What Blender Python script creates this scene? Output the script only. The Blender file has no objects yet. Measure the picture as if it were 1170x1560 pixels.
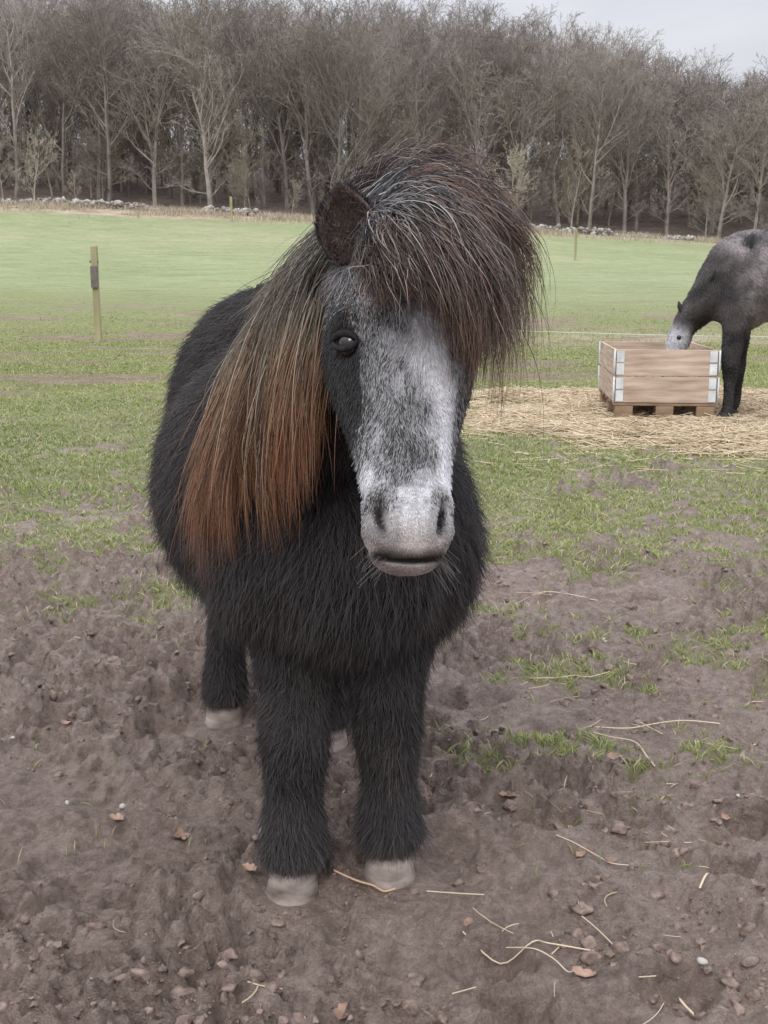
import bpy, math, numpy as np, random
from mathutils import Vector, Matrix
rng=np.random.default_rng(7); random.seed(7)
scene=bpy.context.scene
scene.view_settings.view_transform='Standard'
try: scene.view_settings.look='None'
except: pass
scene.view_settings.exposure=0
col=scene.collection
def link(o,parent=None):
    col.objects.link(o)
    if parent: o.parent=parent
    return o
def empty(name,loc=(0,0,0)):
    e=bpy.data.objects.new(name,None); e.empty_display_size=.1; col.objects.link(e); return e
# ---------------------------------------------------------------- noise
TB=np.random.default_rng(3).random((256,256))
def vn(x,y,s=0):
    x=np.asarray(x,float)+s*17.31; y=np.asarray(y,float)+s*9.77
    xi=np.floor(x).astype(int); yi=np.floor(y).astype(int)
    fx=x-xi; fy=y-yi; fx=fx*fx*(3-2*fx); fy=fy*fy*(3-2*fy)
    a=TB[xi%256,yi%256]; b=TB[(xi+1)%256,yi%256]; c=TB[xi%256,(yi+1)%256]; d=TB[(xi+1)%256,(yi+1)%256]
    return (a*(1-fx)+b*fx)*(1-fy)+(c*(1-fx)+d*fx)*fy
def fbm(x,y,o=4,s=0):
    r=0;a=.5;t=0
    for i in range(o):
        r=r+a*vn(x,y,s+i*3); t+=a; a*=.5
        x,y=(x*1.6-y*1.2),(x*1.2+y*1.6)
    return r/t
def ss(a,b,x):
    t=np.clip((x-a)/(b-a),0,1); return t*t*(3-2*t)
# ---------------------------------------------------------------- materials
def mat_new(name):
    m=bpy.data.materials.new(name); m.use_nodes=True
    nt=m.node_tree; b=nt.nodes['Principled BSDF']
    return m,nt,b
def mat_attr(name,attr='Cd',rough=.6,spec=.3,bump=0,bscale=200):
    m,nt,b=mat_new(name)
    a=nt.nodes.new('ShaderNodeAttribute'); a.attribute_name=attr
    nt.links.new(a.outputs['Color'],b.inputs['Base Color'])
    b.inputs['Roughness'].default_value=rough; b.inputs['Specular IOR Level'].default_value=spec
    if bump:
        n=nt.nodes.new('ShaderNodeTexNoise'); n.inputs['Scale'].default_value=bscale
        bp=nt.nodes.new('ShaderNodeBump'); bp.inputs['Strength'].default_value=bump; bp.inputs['Distance'].default_value=.01
        nt.links.new(n.outputs['Fac'],bp.inputs['Height']); nt.links.new(bp.outputs[0],b.inputs['Normal'])
    return m
def mat_noise(name,c1,c2,scale=5,rough=.8,bump=.3,bd=.01,coord='Object',stretch=(1,1,1),spec=.3,objrand=0):
    m,nt,b=mat_new(name); N=nt.nodes; L=nt.links
    tc=N.new('ShaderNodeTexCoord'); mp=N.new('ShaderNodeMapping'); mp.inputs['Scale'].default_value=stretch
    L.new(tc.outputs[coord],mp.inputs[0])
    n=N.new('ShaderNodeTexNoise'); n.inputs['Scale'].default_value=scale; n.inputs['Detail'].default_value=6
    L.new(mp.outputs[0],n.inputs['Vector'])
    r=N.new('ShaderNodeValToRGB'); r.color_ramp.elements[0].position=.3; r.color_ramp.elements[1].position=.7
    r.color_ramp.elements[0].color=(*c1,1); r.color_ramp.elements[1].color=(*c2,1)
    L.new(n.outputs['Fac'],r.inputs[0]); out=r.outputs[0]
    if objrand:
        oi=N.new('ShaderNodeObjectInfo'); mr=N.new('ShaderNodeMapRange'); mr.inputs['To Min'].default_value=1-objrand; mr.inputs['To Max'].default_value=1+objrand
        L.new(oi.outputs['Random'],mr.inputs[0])
        hv=N.new('ShaderNodeHueSaturation'); L.new(mr.outputs[0],hv.inputs['Value']); L.new(out,hv.inputs['Color']); out=hv.outputs[0]
    L.new(out,b.inputs['Base Color']); b.inputs['Roughness'].default_value=rough; b.inputs['Specular IOR Level'].default_value=spec
    if bump:
        bp=N.new('ShaderNodeBump'); bp.inputs['Strength'].default_value=bump; bp.inputs['Distance'].default_value=bd
        L.new(n.outputs['Fac'],bp.inputs['Height']); L.new(bp.outputs[0],b.inputs['Normal'])
    return m
# ---------------------------------------------------------------- mesh helpers
def mk(name,V,F,mat=None,parent=None,smooth=True):
    me=bpy.data.meshes.new(name); me.from_pydata([tuple(v) for v in V] if not isinstance(V,list) else V,[],F if isinstance(F,list) else [tuple(int(i) for i in f) for f in F]); me.update()
    if smooth: me.polygons.foreach_set('use_smooth',[True]*len(me.polygons))
    o=bpy.data.objects.new(name,me)
    if mat: me.materials.append(mat)
    return link(o,parent)
def fastmesh(name,V,Q,mat=None,parent=None,smooth=True,k=4):
    V=np.asarray(V,np.float32); Q=np.asarray(Q,np.int32)
    me=bpy.data.meshes.new(name); me.vertices.add(len(V)); me.vertices.foreach_set('co',V.ravel())
    me.loops.add(Q.size); me.loops.foreach_set('vertex_index',Q.ravel())
    me.polygons.add(len(Q)); me.polygons.foreach_set('loop_start',np.arange(len(Q),dtype=np.int32)*k)
    me.update(calc_edges=True); me.validate()
    me.polygons.foreach_set('use_smooth',np.full(len(me.polygons),smooth))
    o=bpy.data.objects.new(name,me)
    if mat: me.materials.append(mat)
    return link(o,parent)
def usph(nu=18,nv=12):
    V=[(0,0,1)]
    for j in range(1,nv):
        p=math.pi*j/nv
        for i in range(nu):
            t=2*math.pi*i/nu; V.append((math.sin(p)*math.cos(t),math.sin(p)*math.sin(t),math.cos(p)))
    V.append((0,0,-1)); F=[]
    for i in range(nu): F.append((0,1+i,1+(i+1)%nu))
    for j in range(nv-2):
        for i in range(nu):
            a=1+j*nu+i;b=1+j*nu+(i+1)%nu; F.append((a,a+nu,b+nu,b))
    l=len(V)-1; o=1+(nv-2)*nu
    for i in range(nu): F.append((l,o+(i+1)%nu,o+i))
    return np.array(V),F
US,UF=usph()
US2,UF2=usph(40,28)
class Blob:
    def __init__(s): s.V=[];s.F=[];s.n=0
    def add(s,V,F):
        s.V.append(np.asarray(V)); s.F+= [tuple(i+s.n for i in f) for f in F]; s.n+=len(V)
    def ell(s,c,r,rot=0):
        v=US*np.array(r if hasattr(r,'__len__') else (r,r,r))
        if rot:
            c_,s_=math.cos(rot),math.sin(rot); v=v@np.array([[c_,s_,0],[-s_,c_,0],[0,0,1]])
        s.add(v+np.array(c),UF)
    def chain(s,pts):
        for (p0,r0),(p1,r1) in zip(pts[:-1],pts[1:]):
            p0=np.array(p0);p1=np.array(p1); L=np.linalg.norm(p1-p0); n=max(2,int(L/(min(r0,r1)*.22)))
            for i in range(n+1):
                t=i/n; s.ell(p0*(1-t)+p1*t,r0*(1-t)+r1*t)
    def remesh(s,vox):
        V=np.concatenate(s.V)
        me=bpy.data.meshes.new('tmp'); me.from_pydata(V.tolist(),[],s.F); o=bpy.data.objects.new('tmp',me); col.objects.link(o)
        m=o.modifiers.new('r','REMESH'); m.mode='VOXEL'; m.voxel_size=vox; m.adaptivity=0
        dg=bpy.context.evaluated_depsgraph_get(); ev=o.evaluated_get(dg); me2=bpy.data.meshes.new_from_object(ev)
        bpy.data.objects.remove(o); bpy.data.meshes.remove(me)
        return me2
def get_co(me):
    a=np.empty(len(me.vertices)*3,np.float32); me.vertices.foreach_get('co',a); return a.reshape(-1,3).astype(float)
def set_co(me,V): me.vertices.foreach_set('co',V.astype(np.float32).ravel()); me.update()
def get_no(me):
    a=np.empty(len(me.vertices)*3,np.float32); me.vertices.foreach_get('normal',a); return a.reshape(-1,3).astype(float)
def lap(me,V,W,it,f=.6):
    E=np.empty(len(me.edges)*2,np.int32); me.edges.foreach_get('vertices',E); E=E.reshape(-1,2)
    n=len(V); deg=np.bincount(E.ravel(),minlength=n)[:,None]+1e-9
    for _ in range(it):
        S=np.zeros_like(V)
        for k in range(3):
            S[:,k]=np.bincount(E[:,0],V[E[:,1],k],n)+np.bincount(E[:,1],V[E[:,0],k],n)
        V=V+(S/deg-V)*(f*W[:,None])
    return V
def setcol(me,C,name='Cd'):
    a=me.attributes.new(name,'FLOAT_COLOR','POINT')
    C=np.concatenate([C,np.ones((len(C),1))],1) if C.shape[1]==3 else C
    a.data.foreach_set('color',C.astype(np.float32).ravel())
def hair(name,P,R,C,mat,parent=None):
    k,n,_=P.shape
    c=bpy.data.hair_curves.new(name); c.add_curves([n]*k)
    c.attributes['position'].data.foreach_set('vector',P.astype(np.float32).ravel())
    ra=c.attributes.get('radius') or c.attributes.new('radius','FLOAT','POINT')
    ra.data.foreach_set('value',np.broadcast_to(R,(k,n)).astype(np.float32).ravel())
    ca=c.attributes.new('Cd','FLOAT_COLOR','POINT')
    C=np.broadcast_to(C,(k,n,3)); C=np.concatenate([C,np.ones((k,n,1))],2)
    ca.data.foreach_set('color',C.astype(np.float32).ravel())
    c.materials.append(mat)
    o=bpy.data.objects.new(name,c); return link(o,parent)
def sample(me,V,N,w,n):
    me.calc_loop_triangles()
    T=np.empty(len(me.loop_triangles)*3,np.int32); me.loop_triangles.foreach_get('vertices',T); T=T.reshape(-1,3)
    A=np.linalg.norm(np.cross(V[T[:,1]]-V[T[:,0]],V[T[:,2]]-V[T[:,0]]),axis=1)*w[T].mean(1)
    idx=rng.choice(len(T),n,p=A/A.sum()); u=rng.random((n,2)); fl=u.sum(1)>1; u[fl]=1-u[fl]
    b=np.stack([1-u.sum(1),u[:,0],u[:,1]],1)[:,:,None]
    P=(V[T[idx]]*b).sum(1); Nn=(N[T[idx]]*b).sum(1); Nn/=np.linalg.norm(Nn,axis=1,keepdims=True)+1e-9
    return P,Nn
def nrm(v): return v/(np.linalg.norm(v,axis=-1,keepdims=True)+1e-9)
def tube(pts,rad,sides=8,cap=True):
    pts=np.array(pts,float); n=len(pts); rad=np.broadcast_to(rad,(n,)); V=[];F=[]
    for i in range(n):
        d=pts[min(i+1,n-1)]-pts[max(i-1,0)]; d/=np.linalg.norm(d)+1e-9
        a=np.cross(d,(0,0,1) if abs(d[2])<.9 else (1,0,0)); a/=np.linalg.norm(a); b=np.cross(d,a)
        for k in range(sides):
            t=2*math.pi*k/sides; V.append(pts[i]+rad[i]*(math.cos(t)*a+math.sin(t)*b))
    for i in range(n-1):
        for k in range(sides):
            F.append((i*sides+k,i*sides+(k+1)%sides,(i+1)*sides+(k+1)%sides,(i+1)*sides+k))
    if cap: F.append(tuple(range(sides-1,-1,-1))); F.append(tuple((n-1)*sides+k for k in range(sides)))
    return np.array(V),F
def boxm(c,size,R=None,bev=0):
    sx,sy,sz=[s/2 for s in size]
    V=np.array([(x,y,z) for x in(-sx,sx) for y in(-sy,sy) for z in(-sz,sz)],float)
    if R is not None: V=V@np.array(R).T
    V=V+np.array(c); F=[(0,1,3,2),(4,6,7,5),(0,4,5,1),(2,3,7,6),(0,2,6,4),(1,5,7,3)]
    return V,F
# ---------------------------------------------------------------- terrain
def terr(x,y):
    x=np.asarray(x,float);y=np.asarray(y,float)
    xs=np.clip(x,-70,70)
    Z=5.2-.059*xs
    t=np.clip((y-21)/64,0,None)
    z=Z*np.minimum(t,1)**1.35
    z=z+np.clip(y-87,0,60)*(.17+.0012*np.clip(xs,0,50))
    z=z+ss(24,60,y)*.45*(fbm(x*.05,y*.05,3,5)-.5)
    return z
def cover(x,y):
    r=ss(-.2,.5,x)
    D0=2.9*(1-r)+1.9*r; Wd=3.8*(1-r)+4.6*r
    c=np.clip((y-D0)/Wd,0,1)**.75
    c=c-.5*np.exp(-((x-2.1)/.9)**2-((y-6.0)/.5)**2)-.2*np.exp(-((x-1.2)/1.2)**2-((y-4.2)/.4)**2)
    return np.clip(c,0,1)
def grassmask(x,y):
    n=.33*fbm(x*1.4,y*1.4,4,11)+.37*fbm(x*6,y*6,3,15)+.30*fbm(x*19,y*19,2,17)
    c=cover(x,y)
    th=.62-.27*c
    g=ss(th-.03,th+.07,n)
    return g*ss(0.0,.06,c)*(.45+.55*c)
def haymask(x,y):
    n=fbm(x*1.1,y*1.1,4,21)-.5
    r=np.sqrt(((x-2.95)/2.3)**2+((y-9.3)/2.15)**2)+n*.9
    return ss(1.08,.8,r)
def gdisp(x,y):
    g=np.clip(grassmask(x,y)*1.2,0,1); m=1-g*.8; near=ss(14,5,y)
    a=(fbm(x*2.6,y*2.6,3,31)-.5)*.05
    wx=x+.03*(vn(x*9,y*9,61)-.5); wy=y+.03*(vn(x*9,y*9,63)-.5)
    f2=fbm(wx*10,wy*10,3,35); f3=fbm(wx*26,wy*26,3,39); f4=fbm(wx*60,wy*60,2,43)
    rough=ss(.35,.6,fbm(x*1.7,y*1.7,3,47))
    rid=np.abs(f2-.5)*2
    z=a-.022+m*((f2-.5)*.040-rid*.016+ (ss(.50,.56,f2)*.017+ss(.48,.55,f3)*.017+ss(.48,.57,f4)*.009)*(.3+1.1*rough)+(f3-.5)*.018)+g*(f2-.4)*.018
    prints=np.zeros_like(z)
    rr=np.random.default_rng(5)
    for i in range(90):
        px=rr.uniform(-1.4,1.7); py=rr.uniform(1.3,4.8); a_=rr.uniform(0,3.14); s=rr.uniform(.045,.062)
        k=(np.abs(x-px)<.25)&(np.abs(y-py)<.25)
        d2=((x[k]-px+.012*(f3[k]-.5))**2+(y[k]-py)**2)/s**2
        prints[k]+= -.034*np.exp(-d2**2*.8)+.016*np.exp(-(np.sqrt(d2)-1.35)**2*9)
    return (z+prints*m)*near
HOOVES=[(-.161,1.87),(.010,1.925),(-.39,2.67),(-.13,2.53)]
def flatten(x,y):
    w=np.ones_like(np.asarray(x,float))
    for hx,hy in HOOVES: w=w*(1-np.exp(-(((x-hx)**2+(y-hy+.03)**2)/.088**2)**2))
    return w
def gz(x,y):
    x=np.asarray(x,float);y=np.asarray(y,float); return terr(x,y)+gdisp(x,y)*flatten(x,y)
NX=1300
u=np.linspace(-6.6,6.6,NX); X=.8*np.sinh(u)
ys=[-300,-120,-50,-20,-8,-3,-1,0,.5,.9,1.1]
d=1.2
while d<170: ys.append(d); d*=1.0042 if d<6 else 1.008
ys+=[200,260,400,600]
Y=np.array(ys); NY=len(Y)
GX,GY=np.meshgrid(X,Y); gx,gy=GX.ravel(),GY.ravel()
Z=gz(gx,gy)
V=np.stack([gx,gy,Z],1)
i=np.arange(NX-1)[None,:]+NX*np.arange(NY-1)[:,None]; i=i.ravel()
Q=np.stack([i,i+1,i+NX+1,i+NX],1)
m,nt,b=mat_new('ground_mat'); N=nt.nodes; L=nt.links
def nnoise(scale,detail=8,rough=.6,src=None,st=None):
    n=N.new('ShaderNodeTexNoise'); n.inputs['Scale'].default_value=scale; n.inputs['Detail'].default_value=detail; n.inputs['Roughness'].default_value=rough
    if st:
        mp=N.new('ShaderNodeMapping'); mp.inputs['Scale'].default_value=st; L.new(tc.outputs['Object'],mp.inputs[0]); L.new(mp.outputs[0],n.inputs['Vector'])
    else: L.new(tc.outputs['Object'],n.inputs['Vector'])
    return n.outputs['Fac']
def ramp(src,stops):
    r=N.new('ShaderNodeValToRGB'); e=r.color_ramp.elements
    while len(e)<len(stops): e.new(.5)
    for k,(p,c) in enumerate(stops): e[k].position=p; e[k].color=(*c,1)
    L.new(src,r.inputs[0]); return r.outputs[0]
def mixc(f,a,b_):
    x=N.new('ShaderNodeMix'); x.data_type='RGBA'; L.new(f,x.inputs[0]) if not isinstance(f,float) else setattr(x.inputs[0],'default_value',f)
    L.new(a,x.inputs[6]); L.new(b_,x.inputs[7]); return x.outputs[2]
tc=N.new('ShaderNodeTexCoord')
at=N.new('ShaderNodeAttribute'); at.attribute_name='masks'
sep=N.new('ShaderNodeSeparateColor'); L.new(at.outputs['Color'],sep.inputs[0])
at2=N.new('ShaderNodeAttribute'); at2.attribute_name='masks2'
sep2=N.new('ShaderNodeSeparateColor'); L.new(at2.outputs['Color'],sep2.inputs[0])
mud1=ramp(nnoise(2.2,8,.65),[(.33,(.155,.108,.085)),(.5,(.25,.182,.148)),(.66,(.37,.295,.255))])
mud2=ramp(nnoise(38,8,.8),[(.38,(.10,.066,.05)),(.5,(.25,.182,.148)),(.62,(.43,.345,.30))])
mud=mixc(.5,mud1,mud2)
gr1=ramp(nnoise(.35,8,.6),[(.3,(.165,.20,.07)),(.5,(.205,.255,.085)),(.7,(.28,.29,.135))])
gr2=ramp(nnoise(9,8,.8),[(.38,(.10,.11,.05)),(.5,(.20,.235,.09)),(.62,(.36,.35,.20))])
gr=mixc(.55,gr1,gr2)
fa1=ramp(nnoise(.10,8,.7),[(.36,(.23,.275,.135)),(.5,(.275,.325,.17)),(.62,(.37,.365,.225))])
fa2=ramp(nnoise(1.1,10,.85,None,(.45,1.8,1)),[(.4,(.19,.215,.115)),(.5,(.285,.325,.175)),(.6,(.42,.405,.27))])
far=mixc(.55,fa1,fa2)
dry=ramp(nnoise(.6,8,.8),[(.38,(.24,.19,.13)),(.5,(.42,.35,.26)),(.65,(.54,.47,.37))])
straw=ramp(nnoise(30,6,.7,None,(1,2.5,1)),[(.35,(.26,.19,.11)),(.5,(.46,.36,.24)),(.68,(.64,.54,.4))])
litter=ramp(nnoise(.8,8,.7),[(.35,(.15,.12,.10)),(.6,(.24,.195,.165)),(.75,(.32,.27,.225))])
c=mixc(sep.outputs[0],mud,gr); c=mixc(sep2.outputs[0],c,far); c=mixc(sep2.outputs[1],c,dry); c=mixc(sep2.outputs[2],c,litter); c=mixc(sep.outputs[1],c,straw)
L.new(c,b.inputs['Base Color'])
rr_=N.new('ShaderNodeMapRange'); L.new(nnoise(3,4,.5),rr_.inputs[0]); rr_.inputs['From Min'].default_value=.38; rr_.inputs['From Max'].default_value=.62; rr_.inputs['To Min'].default_value=.28; rr_.inputs['To Max'].default_value=.7
L.new(rr_.outputs[0],b.inputs['Roughness'])
sp=N.new('ShaderNodeMapRange'); L.new(sep.outputs[2],sp.inputs[0]); sp.inputs['To Min'].default_value=.6; sp.inputs['To Max'].default_value=0.02; L.new(sp.outputs[0],b.inputs['Specular IOR Level'])
bp=N.new('ShaderNodeBump'); bp.inputs['Strength'].default_value=1; bp.inputs['Distance'].default_value=.018
L.new(nnoise(40,8,.75),bp.inputs['Height']); 
bp2=N.new('ShaderNodeBump'); bp2.inputs['Strength'].default_value=.7; bp2.inputs['Distance'].default_value=.07
L.new(nnoise(8,8,.7),bp2.inputs['Height']); L.new(bp.outputs[0],bp2.inputs['Normal']); L.new(bp2.outputs[0],b.inputs['Normal'])
ground=fastmesh('ground',V,Q,m)
gm=grassmask(gx,gy); gm=np.where(gy<1,0,gm*.75); gm=np.where(gy>7,np.maximum(gm,.85*ss(7,10,gy)),gm)
hm=haymask(gx,gy)
patch=.75*ss(.55,.63,fbm(gx*.6,gy*1.2,4,51))*ss(8,12,gy)*ss(44,24,gy)
edge=84+1.5*(fbm(gx*.1,gy*0,2,60)-.5)
farm=ss(22,44,gy+9*(fbm(gx*.08,gy*.08,3,55)-.5))
dr=ss(edge-9,edge-4,gy+7*(fbm(gx*.15,gy*.15,3,57)-.5))*ss(edge+3,edge,gy)*(.55+.45*ss(10,-15,gx))
dr=np.maximum(dr,.5*np.exp(-((gy-21.5-3*(fbm(gx*.2,gy*.1,3,58)-.5))/1.8)**2)*ss(1,4,gx))
lit=ss(edge,edge+2,gy)
nospec=np.clip(np.maximum(np.maximum(gm*1.1,ss(7,12,gy)),hm),0,1)
setcol(ground.data,np.stack([gm*(1-patch),np.maximum(hm,.0),nospec],1),'masks')
setcol(ground.data,np.stack([farm,dr,lit],1),'masks2')
# ---------------------------------------------------------------- grass blades
def blades(name,n,D0,D1,xf,mat):
    D=np.exp(rng.uniform(math.log(D0),math.log(D1),n)); x=rng.uniform(-xf,xf,n)*D
    g=grassmask(x,D)*(1-haymask(x,D)*.93)*(1-.85*ss(.55,.63,fbm(x*.6,D*1.2,4,51))*ss(8,12,D)); 
    k=rng.random(n)<(g*.95+.003)*ss(34,14,D); x=x[k];D=D[k]; n=len(x)
    z=gz(x,D)-.003
    L_=(.008+.018*rng.random(n)**1.6+.016*(fbm(x*3,D*3,2,71)))*(1+.02*D)
    a=rng.uniform(0,6.28,n); ln=rng.uniform(.2,1.2,n)
    dx=np.cos(a)*ln;dy=np.sin(a)*ln
    t=np.array([0,.4,.75,1.])[None]
    P=np.stack([x[:,None]+dx[:,None]*L_[:,None]*t**1.7, D[:,None]+dy[:,None]*L_[:,None]*t**1.7, z[:,None]+L_[:,None]*t*(1-.25*ln[:,None]*t)],2)
    R=(.0008+.00020*D)[:,None]*np.array([1,.95,.6,.1])[None]
    cA=np.array([.15,.205,.05]);cB=np.array([.33,.37,.13]);cD=np.array([.48,.42,.28])
    q=np.clip(.9*(fbm(x*.9,D*.9,4,75)-.5)*2+.28+.6*rng.random(n),0,1)[:,None]
    C=cA*(1-q)+cB*q; C=np.where((rng.random(n)<.22)[:,None],cD,C)
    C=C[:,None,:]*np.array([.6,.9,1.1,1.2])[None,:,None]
    return hair(name,P,R,C,mat)
gmat=mat_attr('grass_blade_mat',rough=.55,spec=.25)
blades('grass',220000,1.9,34,.44,gmat)
# ---------------------------------------------------------------- hay and straw
smat=mat_attr('straw_mat',rough=.5,spec=.3)
def strawset(x,y,z,Ln,rad,colr,tilt=.12,bend=.25):
    n=len(x); a=rng.uniform(0,6.28,n); b_=rng.normal(0,bend,n); t=np.linspace(-.5,.5,5)[None]
    dx=np.cos(a)[:,None]*t*Ln[:,None]-np.sin(a)[:,None]*b_[:,None]*Ln[:,None]*t*t
    dy=np.sin(a)[:,None]*t*Ln[:,None]+np.cos(a)[:,None]*b_[:,None]*Ln[:,None]*t*t
    zz=z[:,None]+rng.normal(0,tilt,n)[:,None]*t*Ln[:,None]
    return np.stack([x[:,None]+dx,y[:,None]+dy,zz],2),np.repeat(rad[:,None],5,1),np.repeat(colr[:,None,:],5,1)
n=60000
x=rng.uniform(.2,5.6,n);y=rng.uniform(6.3,12.4,n);h=haymask(x,y);k=rng.random(n)<h*1.0+.006+.06*np.exp(-((y-7)/.6)**2-((x-2.4)/1.3)**2)
x=x[k];y=y[k];h=h[k];n=len(x)
q=rng.random(n)[:,None]; C=np.array([.36,.27,.16])*(1-q)+np.array([.74,.63,.46])*q
z=gz(x,y)+.004+h*(.03*rng.random(n)+.06*fbm(x*2.4,y*2.4,2,81))
P,R,C=strawset(x,y,z,rng.uniform(.05,.28,n),rng.uniform(.0016,.0032,n),C,.14)
hair('hay_pile',P,R,C,smat)
n=330
y=np.exp(rng.uniform(math.log(1.5),math.log(8),n)); x=rng.uniform(-.38,.42,n)*y
w=rng.random(n)<(.10+.6*(x>.1)); x=x[w];y=y[w];n=len(x)
q=rng.random(n)[:,None]; C=np.array([.33,.25,.17])*(1-q)+np.array([.6,.5,.37])*q
P,R,C=strawset(x,y,gz(x,y)+.005,rng.uniform(.012,.09,n)*(1+.1*y),rng.uniform(.0006,.0013,n),C,.05,.35)
allP=[P];allR=[R];allC=[C]
def bigstraw(p,r=.0016,c=(.60,.49,.36)):
    p=np.array(p,float); z=gz(p[:,0],p[:,1])+.006; A=np.stack([p[:,0],p[:,1],z],1)[None]
    allP.append(A);allR.append(np.full((1,5),r));allC.append(np.tile(np.array(c),(1,5,1)))
bigstraw([(.50,2.66),(.60,2.68),(.68,2.70),(.75,2.71),(.83,2.70)])
bigstraw([(.49,2.66),(.54,2.60),(.59,2.56),(.60,2.48),(.60,2.40)])
bigstraw([(.40,3.02),(.48,3.05),(.53,3.06),(.57,3.05),(.63,3.07)])
bigstraw([(.13,1.74),(.19,1.71),(.24,1.70),(.27,1.72),(.34,1.70)],.0013)
bigstraw([(.20,1.72),(.24,1.68),(.27,1.66),(.29,1.64),(.31,1.66)],.0010)
bigstraw([(-.09,1.9),(-.05,1.885),(-.02,1.87),(0.0,1.85),(.02,1.86)],.002,(.5,.34,.23))
bigstraw([(.45,3.9),(.55,3.85),(.68,3.83),(.72,3.86),(.8,3.84)])
bigstraw([(.33,2.05),(.36,2.03),(.4,2.0),(.42,1.97),(.45,1.96)],.0010)
bigstraw([(.56,1.88),(.58,1.91),(.60,1.94),(.62,1.95),(.63,1.96)],.0020)
bigstraw([(.46,1.62),(.455,1.60),(.46,1.58),(.465,1.575),(.47,1.56)],.0020)
hair('scattered_straw',np.concatenate(allP),np.concatenate(allR),np.concatenate(allC),smat)
# ---------------------------------------------------------------- clods / leaves
import bmesh
def ico(sub):
    bm=bmesh.new(); bmesh.ops.create_icosphere(bm,subdivisions=sub,radius=1); V=np.array([v.co[:] for v in bm.verts]); F=np.array([[v.index for v in f.verts] for f in bm.faces]); bm.free(); return V,F
def lumps(name,pos,size,mat,sub=2,flat=.65,seed=1,smooth=True,amp=.75,fr=1.6):
    V0,F0=ico(sub); n=len(pos); r=np.random.default_rng(seed)
    sc=size[:,None,None]*(1+r.uniform(-.45,.45,(n,1,3)))*np.array([1,1,flat])
    off=r.uniform(0,100,(n,1))
    nn=(1-amp*.5)+amp*fbm(V0[None,:,0]*fr+off+V0[None,:,2]*fr*.6,V0[None,:,1]*fr+off*.7-V0[None,:,2]*fr*.8,3,91)
    VV=V0[None]*nn[:,:,None]*sc
    a=r.uniform(0,6.28,n); ca,sa=np.cos(a)[:,None],np.sin(a)[:,None]
    VX=VV[:,:,0]*ca-VV[:,:,1]*sa; VY=VV[:,:,0]*sa+VV[:,:,1]*ca
    VV=np.stack([VX,VY,VV[:,:,2]],2)+pos[:,None,:]
    FF=F0[None]+(np.arange(n)*len(V0))[:,None,None]
    return fastmesh(name,VV.reshape(-1,3),FF.reshape(-1,3),mat,None,smooth,3)
mudm=mat_noise('clod_mat',(.105,.072,.056),(.30,.228,.19),60,.6,1,.008)
n=14000
y=np.exp(rng.uniform(math.log(1.35),math.log(6),n)); x=rng.uniform(-.42,.42,n)*y
cl=.5*fbm(x*2.5,y*2.5,3,95)+.5*fbm(x*9,y*9,2,97); k=(rng.random(n)<ss(.44,.60,cl))&(rng.random(n)>grassmask(x,y)*2); x=x[k];y=y[k]
for hx,hy in HOOVES:
    k=((x-hx)**2+(y-hy)**2)>.065**2; x=x[k];y=y[k]
n=len(x); s=.0018+.013*rng.random(n)**6.5
lumps('mud_clods',np.stack([x,y,gz(x,y)-s*.2],1),s,mudm,2,.75,1,True,1.8,2.6)
stm=mat_noise('pebble_mat',(.3,.28,.26),(.55,.53,.5),20,.7,.2,.003)
n=12; y=rng.uniform(1.5,3.6,n);x=rng.uniform(-.36,.36,n)*y; s=rng.uniform(.003,.007,n)
lumps('pebbles',np.stack([x,y,gz(x,y)+.002],1),s,stm,2)
lm=mat_noise('dead_leaf_mat',(.18,.11,.075),(.40,.27,.2),40,.6,.3,.002)
LV=[];LF=[];o=0
lp=[(-.40,2.1),(-.165,1.60),(.26,2.25),(.42,1.98),(-.24,1.88),(.37,2.01),(.14,1.75),(.7,2.2),(-.55,2.2),(-.06,1.53)]+[(rng.uniform(-.4,.4)*2.6,rng.uniform(1.6,3.2)) for _ in range(8)]
for (lx,ly) in lp:
    a=rng.uniform(0,6.28); s=rng.uniform(.012,.024); zz=float(gz(np.array([lx]),np.array([ly]))[0])+.004
    nu,nv=9,5; c0=rng.uniform(.3,1.0); tw=rng.normal(0,.3)
    for i_ in range(nu):
        uu=i_/(nu-1)*2-1; wv=.55*(1-uu*uu)**.7*(1+.2*math.sin(i_*2.3))+.02
        for j in range(nv):
            vv=(j/(nv-1)*2-1)
            X_=uu*s; Y_=vv*wv*s; Z_=abs(vv)*wv*s*c0+uu*uu*s*.4+tw*uu*vv*s*.5+rng.uniform(0,.002)
            LV.append((lx+X_*math.cos(a)-Y_*math.sin(a),ly+X_*math.sin(a)+Y_*math.cos(a),zz+Z_))
    for i_ in range(nu-1):
        for j in range(nv-1):
            k=o+i_*nv+j; LF.append((k,k+1,k+nv+1,k+nv))
    o+=nu*nv
mk('dead_leaves',LV,LF,lm)
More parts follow.
